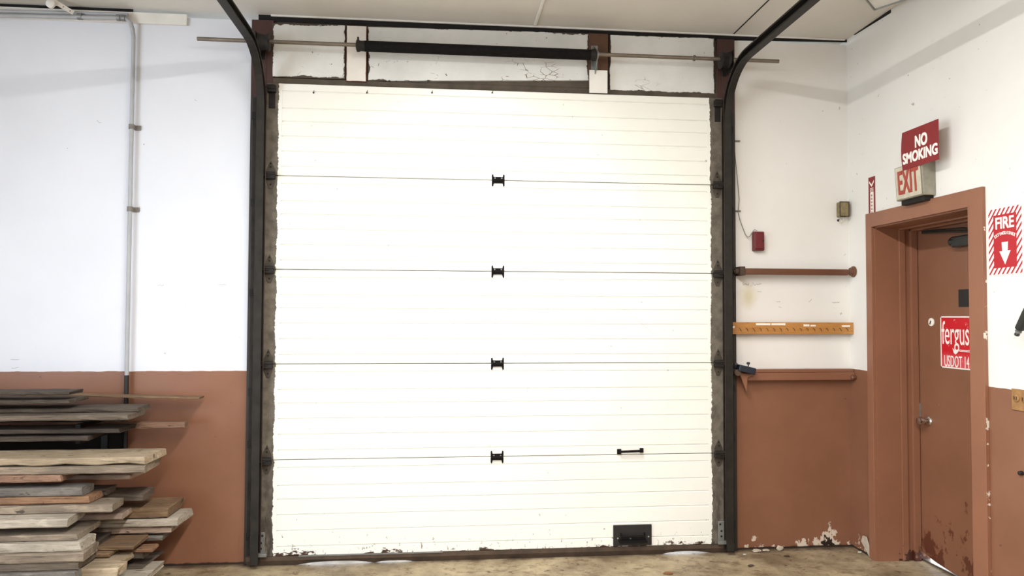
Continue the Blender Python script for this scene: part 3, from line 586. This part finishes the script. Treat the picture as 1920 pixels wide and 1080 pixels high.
# narrow vertical sign
y0,y1=RW(1629,340)[0],RW(1641,340)[0]; zt=2.505; zb=2.266
vsn=thing('vertical_sign','narrow upright red and white sign standing on the far end of the door casing','sign',(WX,(y0+y1)/2,zb))
obj('sign_plate',bx(WX-.003,WX-.0003,y0,y1,zb,zt),'nosm',vsn); yc=(y0+y1)/2; mb=MB(); mb.prism([(-.026,zt-.024),(0,zt-.050),(.026,zt-.024),(.026,zt-.038),(0,zt-.066),(-.026,zt-.038)],lambda a,b,d:(d,yc-a,b),WX-.0036,WX-.003); mb.box(WX-.0034,WX-.003,yc-.021,yc+.016,zb,zt-.100); obj('sign_band',mb,'tape',vsn)
mb=MB()
for k in range(6):
    z=zt-.122-.0225*k; mb.box(WX-.0042,WX-.0034,yc-.008,yc+.006,z-.006,z-.003); mb.box(WX-.0042,WX-.0034,yc-.006,yc-.003,z-.006,z+.006); mb.box(WX-.0042,WX-.0034,yc+.002,yc+.006,z-.003,z+.006)
obj('faded_lettering',mb,'red',vsn)
mb=MB()
for k in range(3): mb.box(WX-.0036,WX-.003,yc-.02,yc+.018,zt-.074-.009*k,zt-.078-.009*k)
obj('small_print',mb,'tape',vsn)
# outlet plate at the right edge
y0,z1=RW(1898,728); _,z0=RW(1898,768); op=thing('outlet_plate','brass coloured double outlet plate at the top of the brown wainscot near the door','outlet',(WX,y0-.07,z0))
obj('plate',bx(WX-.006,WX-.0003,y0,y0-.115,z0,z1),'brass',op,bevel=.003)
for dy in (.032,.083):
    mb=MB().lathe((WX-.006,y0-dy,(z0+z1)/2+.008),(-1,0,0),[(.020,0),(.020,.004),(.016,.006)],16); s_=obj('socket',mb,'brass',op,smooth=True); mb=MB(); mb.box(WX-.0135,WX-.0119,y0-dy-.008,y0-dy-.005,(z0+z1)/2,(z0+z1)/2+.016); mb.box(WX-.0135,WX-.0119,y0-dy+.005,y0-dy+.008,(z0+z1)/2,(z0+z1)/2+.016); obj('slot',mb,'black',s_)
y,z=RW(1917,887); tag(obj('wall_plug',MB().lathe((WX,y,z),(-1,0,0),[(.010,0),(.012,.004),(.010,.018),(.005,.02)],10),'blackp',smooth=True),'small black stub on the brown wall below the outlet plate','plug')
xe_=WX-.07; a=RW(1906,629,xe_); b=RW(1926,585,xe_)
en=thing('hose_nozzle','dark grey extinguisher hose nozzle at the right edge, pointing down','hose nozzle',(xe_,a[0],a[1]))
A=Vector((xe_,a[0],a[1])); Bv=Vector((xe_-.0,b[0],b[1])); u_=(Bv-A).normalized()
obj('nozzle_tip',MB().lathe(A,u_,[(.010,0),(.012,.004),(.011,.012),(.009,.014)],14),'closer',en,smooth=True)
obj('nozzle_collar',MB().lathe(A+u_*.0142,u_,[(.009,0),(.009,.004),(.0145,.005),(.0145,.012),(.010,.013),(.010,.019)],14),'galv',en,smooth=True)
L=(Bv-A).length; obj('nozzle_sleeve',MB().lathe(A+u_*.0334,u_,[(.016,0),(.020,.004),(.020,L*.7),(.014,L+.08)],16),'closer',en,smooth=True)
q0=A+u_*(L+.11); obj('hose',MB().tube([q0,q0+u_*.1,q0+u_*.16+Vector((.03,-.05,-.02)),Vector((WX-.05,q0.y-.16,q0.z-.12)),Vector((WX-.05,q0.y-.17,q0.z-.3))],.011,10),'blackp',en,smooth=True)
obj('hose_clip',bx(WX-.09,WX-.0005,A.y-.13,A.y-.10,A.z+.05,A.z+.07),'galv',en)
# ------------------------------------------------------------------ lumber
WD=dict(umber=((66,56,46),(96,84,70)),tan=((146,128,102),(182,164,138)),grey=((122,108,92),(160,144,124)),dgrey=((84,74,63),(118,104,89)),red=((122,92,74),(154,120,98)),orange=((128,94,68),(162,124,92)),pink=((146,124,108),(182,160,142)),pale=((156,146,130),(194,184,168)),brown=((110,86,62),(146,118,88)),dark=((54,46,38),(82,70,58)),blue=((96,91,85),(130,123,114)))
for k,(a,b) in WD.items(): M['w_'+k]=wood('weathered_board_'+k,a,b)
GP='stacked boards on the floor by the left wall'; GR='boards on the wall rack'
def spec(uf,vt,vb,yf,wd,ub):
    xr,zt=B(uf,vt,yf); _,zb=B(uf,vb,yf); w=wd if wd else min(.32,abs(RW(ub,vt,xr)[0]-yf)); return [xr,yf,min(w,-.02-yf),zb,zt]
def settle(S):                             # no two boards may share space
    for _ in range(6):
        for a in S:
            for b in S:
                if a is b: continue
                oz=min(a[4],b[4])-max(a[3],b[3]); oy=min(a[1]+a[2],b[1]+b[2])-max(a[1],b[1])
                if oz>0 and oy>0:
                    f,r=(a,b) if a[1]<b[1] else (b,a)
                    if oz<.013 or oy>.13:
                        lo,hi=(a,b) if a[3]+a[4]<b[3]+b[4] else (b,a); m_=(lo[4]+hi[3])/2; lo[4]=m_-.0008; hi[3]=m_+.0008
                    else: f[2]=max(.05,r[1]-f[1]-.002)
    return S
def board(sp5,col,lab,group,x0=-2.95,tilt=0.,wave=.0):
    xr,yf,w,zb,zt=sp5; t=zt-zb
    n=16; vs=[];fs=[]; L=xr-x0; rg=random.Random(int(abs(xr)*7000+zt*1300)); sk=(rg.random()-.5)*.14; sv=(rg.random()-.5)*.3; b=min(.006,t*.25); ph=rg.random()*6
    for i in range(n+1):
        x=x0+L*i/n; e=1 if 0<i<n else .0
        j=lambda a: (rg.random()-.5)*a*e
        lo=wave*(.5+.5*math.sin(x*21+ph))*e if wave else 0
        sec=[(0,zb+b+lo),(b,zb+lo),(w-b,zb),(w,zb+b),(w,zt-b),(w-b,zt),(b,zt),(0,zt-b)]
        for k,(a,z) in enumerate(sec): vs.append((x+(0 if i<n else (a-w/2)*sk+(z-zt)*sv)+(j(.0) if e else (rg.random()-.5)*.012),yf+a+j(.006),z+ (0 if k in(2,5,6) and False else j(.003)) - tilt*(xr-x)*-1))
    for i in range(n):
        for k in range(8): fs.append((i*8+k,i*8+(k+1)%8,(i+1)*8+(k+1)%8,(i+1)*8+k))
    fs+=[tuple(range(8))[::-1],tuple(range(n*8,n*8+8))]
    mb=MB().add(vs,fs); o=obj('board',mb,'w_'+col); tag(o,lab,'board',group); BO.append((lab,round(zb,3),round(zt,3),yf,yf+w,xr)); return o
BO=[]
fl=[ # uf,vt,vb,yf,w,ub,colour,label
(273,857,871.5,-.62,0,308,'tan','broad tan plank with a wavy edge, topmost of the floor stack',.010),
(271,872,888,-.61,.24,0,'grey','grey plank directly under the broad topmost tan plank',0),
(113,890,904,-.62,.2,0,'red','short reddish board, third from the top at the front of the floor stack',0),
(245,890,899,-.42,.2,0,'pink','thin pinkish board in shadow under the long grey plank near the top',0),
(155,914,930,-.62,0,174,'blue','blue-grey board below the dark gap near the top of the floor stack',0),
(168,930.5,944,-.62,0,190,'orange','orange-brown board with a freshly cut pale end',0),
(200,917,929,-.42,.12,0,'dgrey','narrow grey board end showing behind the orange-brown board',0),
(267,926,940,-.38,0,290,'dgrey','dark grey plank end close to the wall, upper right of the floor stack',0),
(210,946,962,-.64,0,234,'grey','grey-brown plank under the orange-brown board, wide end showing',0),
(229,963,976,-.47,0,260,'pink','pinkish pale plank reaching out from under the grey-brown one',0),
(126,972,989,-.74,0,163,'pale','bleached front plank with a splintered end, middle of the floor stack',0),
(316,952,970,-.33,0,345,'brown','chunky brown plank end next to the wall, above the pale one reaching furthest right',0),
(334,972.5,987,-.33,0,360,'pale','pale plank end reaching furthest right in the floor stack',0),
(321,988,1001,-.31,.2,0,'pink','pinkish plank end tucked under the plank reaching furthest right',0),
(142,1001,1015,-.73,.28,0,'grey','grey plank with nail holes below the bleached front plank',0),
(250,1021,1034,-.52,.30,0,'brown','wide flat brown plank pointing right in the middle of the lower stack',0),
(304,1004,1014,-.30,.18,0,'blue','thin grey board end low beside the wall, above the orange offcut',0),
(150,1016,1035,-.76,.17,0,'pale','whitish knotty board above the long grey bottom front plank',0),
(179,1017,1029,-.55,.2,0,'dark','dark board end showing behind the whitish knotty board',0),
(154,1036,1054,-.78,0,187,'grey','long grey plank under the whitish knotty board',0),
(206,1035,1049,-.56,.2,0,'brown','small brown board end right of the long grey bottom plank',0),
(225,1050,1064,-.60,.16,0,'tan','rough tan board end with crumbling wood, low in the stack',0),
(267,1056,1069,-.46,0,315,'dgrey','grey plank end near the floor, slanting back to the wall',0),
(146,1055,1070,-.77,.2,0,'dgrey','shadowed dark grey board second from the bottom at the front',0),
(220,1065,1083,-.72,.16,0,'tan','pale brown block end at the bottom edge of the picture',0),
(275,1078,1091,-.58,.26,0,'pale','pale plank end lying on the floor, lowest at the right of the stack',0),
(284,1027,1036,-.42,.1,0,'orange','small orange offcut wedged near the wall, low in the stack',0),
(140,1072,1086,-.79,.2,0,'blue','lowest grey board at the front left, cut by the bottom edge',0),
]
SP=[spec(*q[:6]) for q in fl]
base=[[-1.72,-.58,.24,.052,.104],[-1.74,-.57,.25,.0,.05],[-1.92,-.79,.20,.154,.204],[-1.95,-.78,.20,.10,.15],[-1.9,-.80,.21,.05,.098],[-1.93,-.79,.2,.0,.048],[-1.75,-.32,.2,.0,.05],[-1.77,-.31,.2,.052,.1],[-1.9,-.3,.17,.11,.245],[-1.70,-.40,.09,.176,.2185]]
settle(SP+base)
for q,p5 in zip(fl,SP): board(p5,q[6],q[7],GP,wave=q[8])
for p5 in base: board(p5,'dgrey','plain grey board hidden low inside the floor stack',GP)
rl=[
(129,734,741,-.42,0,155,'dark','dark board topmost on the wall rack, ending left of the conduit',0),
(373,745,749,-.145,.09,0,'brown','long thin batten on the wall rack, reaching furthest right',.030),
(128,750,757,-.42,.24,0,'umber','short grey board under the dark topmost one on the wall rack',0),
(256,765,774,-.36,.2,0,'umber','grey board on the wall rack ending just past the conduit',0),
(242,777,788,-.47,0,270,'dgrey','pale-edged grey board at the front middle of the wall rack',0),
(345,792,803,-.16,.08,0,'red','reddish board close to the wall, lower on the wall rack',0),
(225,804,812,-.40,.2,0,'dark','dark thin board second from the bottom of the wall rack',0),
(163,818,827,-.42,.25,0,'dark','dark board lowest on the wall rack',0),
]
RP=settle([spec(*q[:6]) for q in rl])
for q,p5 in zip(rl,RP): board(p5,q[6],q[7],GR,tilt=q[8])
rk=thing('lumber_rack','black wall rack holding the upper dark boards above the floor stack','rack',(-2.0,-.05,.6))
for x in (-2.09,-2.75):
    mb=MB(); mb.box(x-.02,x+.02,-.030,-.0165,.60,.985); u_=obj('upright',mb,'blackp',rk,bevel=.002)
    for z in (.857,.945): obj('arm',MB().box(x-.014,x+.014,-.36,-.03,z-.026,z-.001),'void',u_,bevel=.002)
obj('dark_backing',bx(-2.95,B(240,790,-.015)[0],-.016,-.0105,.62,.985),'void',rk)  # black sheet added for the dark area behind the boards
WB=bpy.data.objects['wall_back']
def scribble(u,v,w,h,k,seed):
    rg=random.Random(seed); pts=[]
    for i in range(k):
        x,z=B(u+w*i/(k-1),v+h*(rg.random()-.5),0); pts.append((x,-.0006,z))
    obj('pencil_mark',MB().tube(pts,.0011,4),'wire',WB)
for a in ((1392,533,12,6,9,1),(1408,533,20,7,14,2),(1420,547,8,3,5,3),(1455,567,8,4,6,4),(1460,574,5,8,4,5),(1516,564,6,6,5,6),(1560,568,14,4,9,7),(1575,588,4,5,4,8),(295,535,12,3,5,9),(410,534,14,3,5,10),(20,674,16,1.5,4,11),(22,690,13,3,5,12),(182,228,8,10,3,13),(365,188,4,4,3,14),(1573,203,2,6,3,15)): scribble(*a)
pts=[]
for i in range(17):
    t=i/16; u=1060+165*t; v=542+85*t**2.0; x,z=B(u,v,DF); pts.append((x,DF-.0004,z))
obj('scratch',MB().tube(pts,.0012,4),plain('scratch_grey',(196,194,186),.6),door)
# ------------------------------------------------------------------ debris on the floor
def chunk(name,u,v,sz,mat,lab,cat,seed,flat=.35,lift=0.):
    x,y=ZP(u,v,.0); rg=random.Random(seed); b=bmesh.new(); bmesh.ops.create_icosphere(b,subdivisions=2,radius=1)
    y=min(y,-.03-sz)
    for p in b.verts: p.co*=(.75+.5*rg.random())
    mb=MB().add([(x+p.co.x*sz,y+p.co.y*sz*.6,sz*flat*1.0+p.co.z*sz*flat*.8) for p in b.verts],[tuple(q.index for q in f.verts) for f in b.faces]); b.free()
    return tag(obj(name,mb,mat),lab,cat,'debris at the foot of the wall')
chunk('plaster_chunk',1407,1027,.030,'plaster','pale plaster chunk at the foot of the brown wall just right of the track','debris',1)
chunk('plaster_chunk',1426,1027,.026,'plaster','second pale plaster chunk right of the track, beside the first','debris',2)
chunk('plaster_chunk',1456,1029,.022,'plaster','whitish plaster chip under the broken paint, third right of the track','debris',3,.9)
chunk('paint_flake',1612,1036,.016,'letter','white paint flake on the floor near the side door casing','debris',4,.2)
chunk('paint_flake',1396,1040,.010,'letter','tiny white paint flake on the floor in front of the right track','debris',5,.3)
chunk('dry_leaf',1252,1076,.030,'leaf','brown dry leaf on the floor at the bottom edge of the picture','leaf',6,.2)
chunk('wood_scrap',1408,1062,.022,'scrap','dark wood scrap on the floor, right of the overhead door','debris',7,.3)
chunk('wood_scrap',1475,1044,.020,'scrap','small dark scrap on the floor below the ledge rail','debris',8,.25)
mb=MB(); x,y=ZP(1618,1040,0); mb.prism([(0,0),(.10,-.13),(.115,-.10),(.055,.075),(.02,.07)],lambda a,b,d:(WX-.012-d,y+.03-a,.002+max(0,b+.13)*.6),0,.008)
tag(obj('plaster_shard',mb,'plaster'),'curled grey plaster shard leaning on the right wall left of the door casing','debris')
# ------------------------------------------------------------------ light: a row of strip lamps and an open dock door in the left wall
LP,DL=240,85
def area(name,x,y,z,sx,sy,pw,col,rot=(0,0,0)):
    l=bpy.data.lights.new(name,'AREA'); l.shape='RECTANGLE'; l.size=sx; l.size_y=sy; l.energy=pw; l.color=col
    o=bpy.data.objects.new(name,l); C.objects.link(o); o.location=(x,y,z); o.rotation_euler=rot; return o
for y in (-2.3,-3.9,-5.5,-7.1): area('ceiling_strip_lamp',.28,y,CZ-.085,.14,1.3,LP,(1,.985,.96))
area('dock_daylight',-4.05,-3.6,1.6,2.6,3.0,DL,(.62,.79,1),(0,-math.pi/2,0))
w=bpy.data.worlds.new('daylight'); sc.world=w; w.use_nodes=True; bg=w.node_tree.nodes['Background']; bg.inputs[0].default_value=(.85,.93,1,1); bg.inputs[1].default_value=14
sc.view_settings.view_transform='Standard'; sc.view_settings.look='None'; sc.view_settings.gamma=1; sc.view_settings.use_curve_mapping=False
sc.view_settings.exposure=-1.2
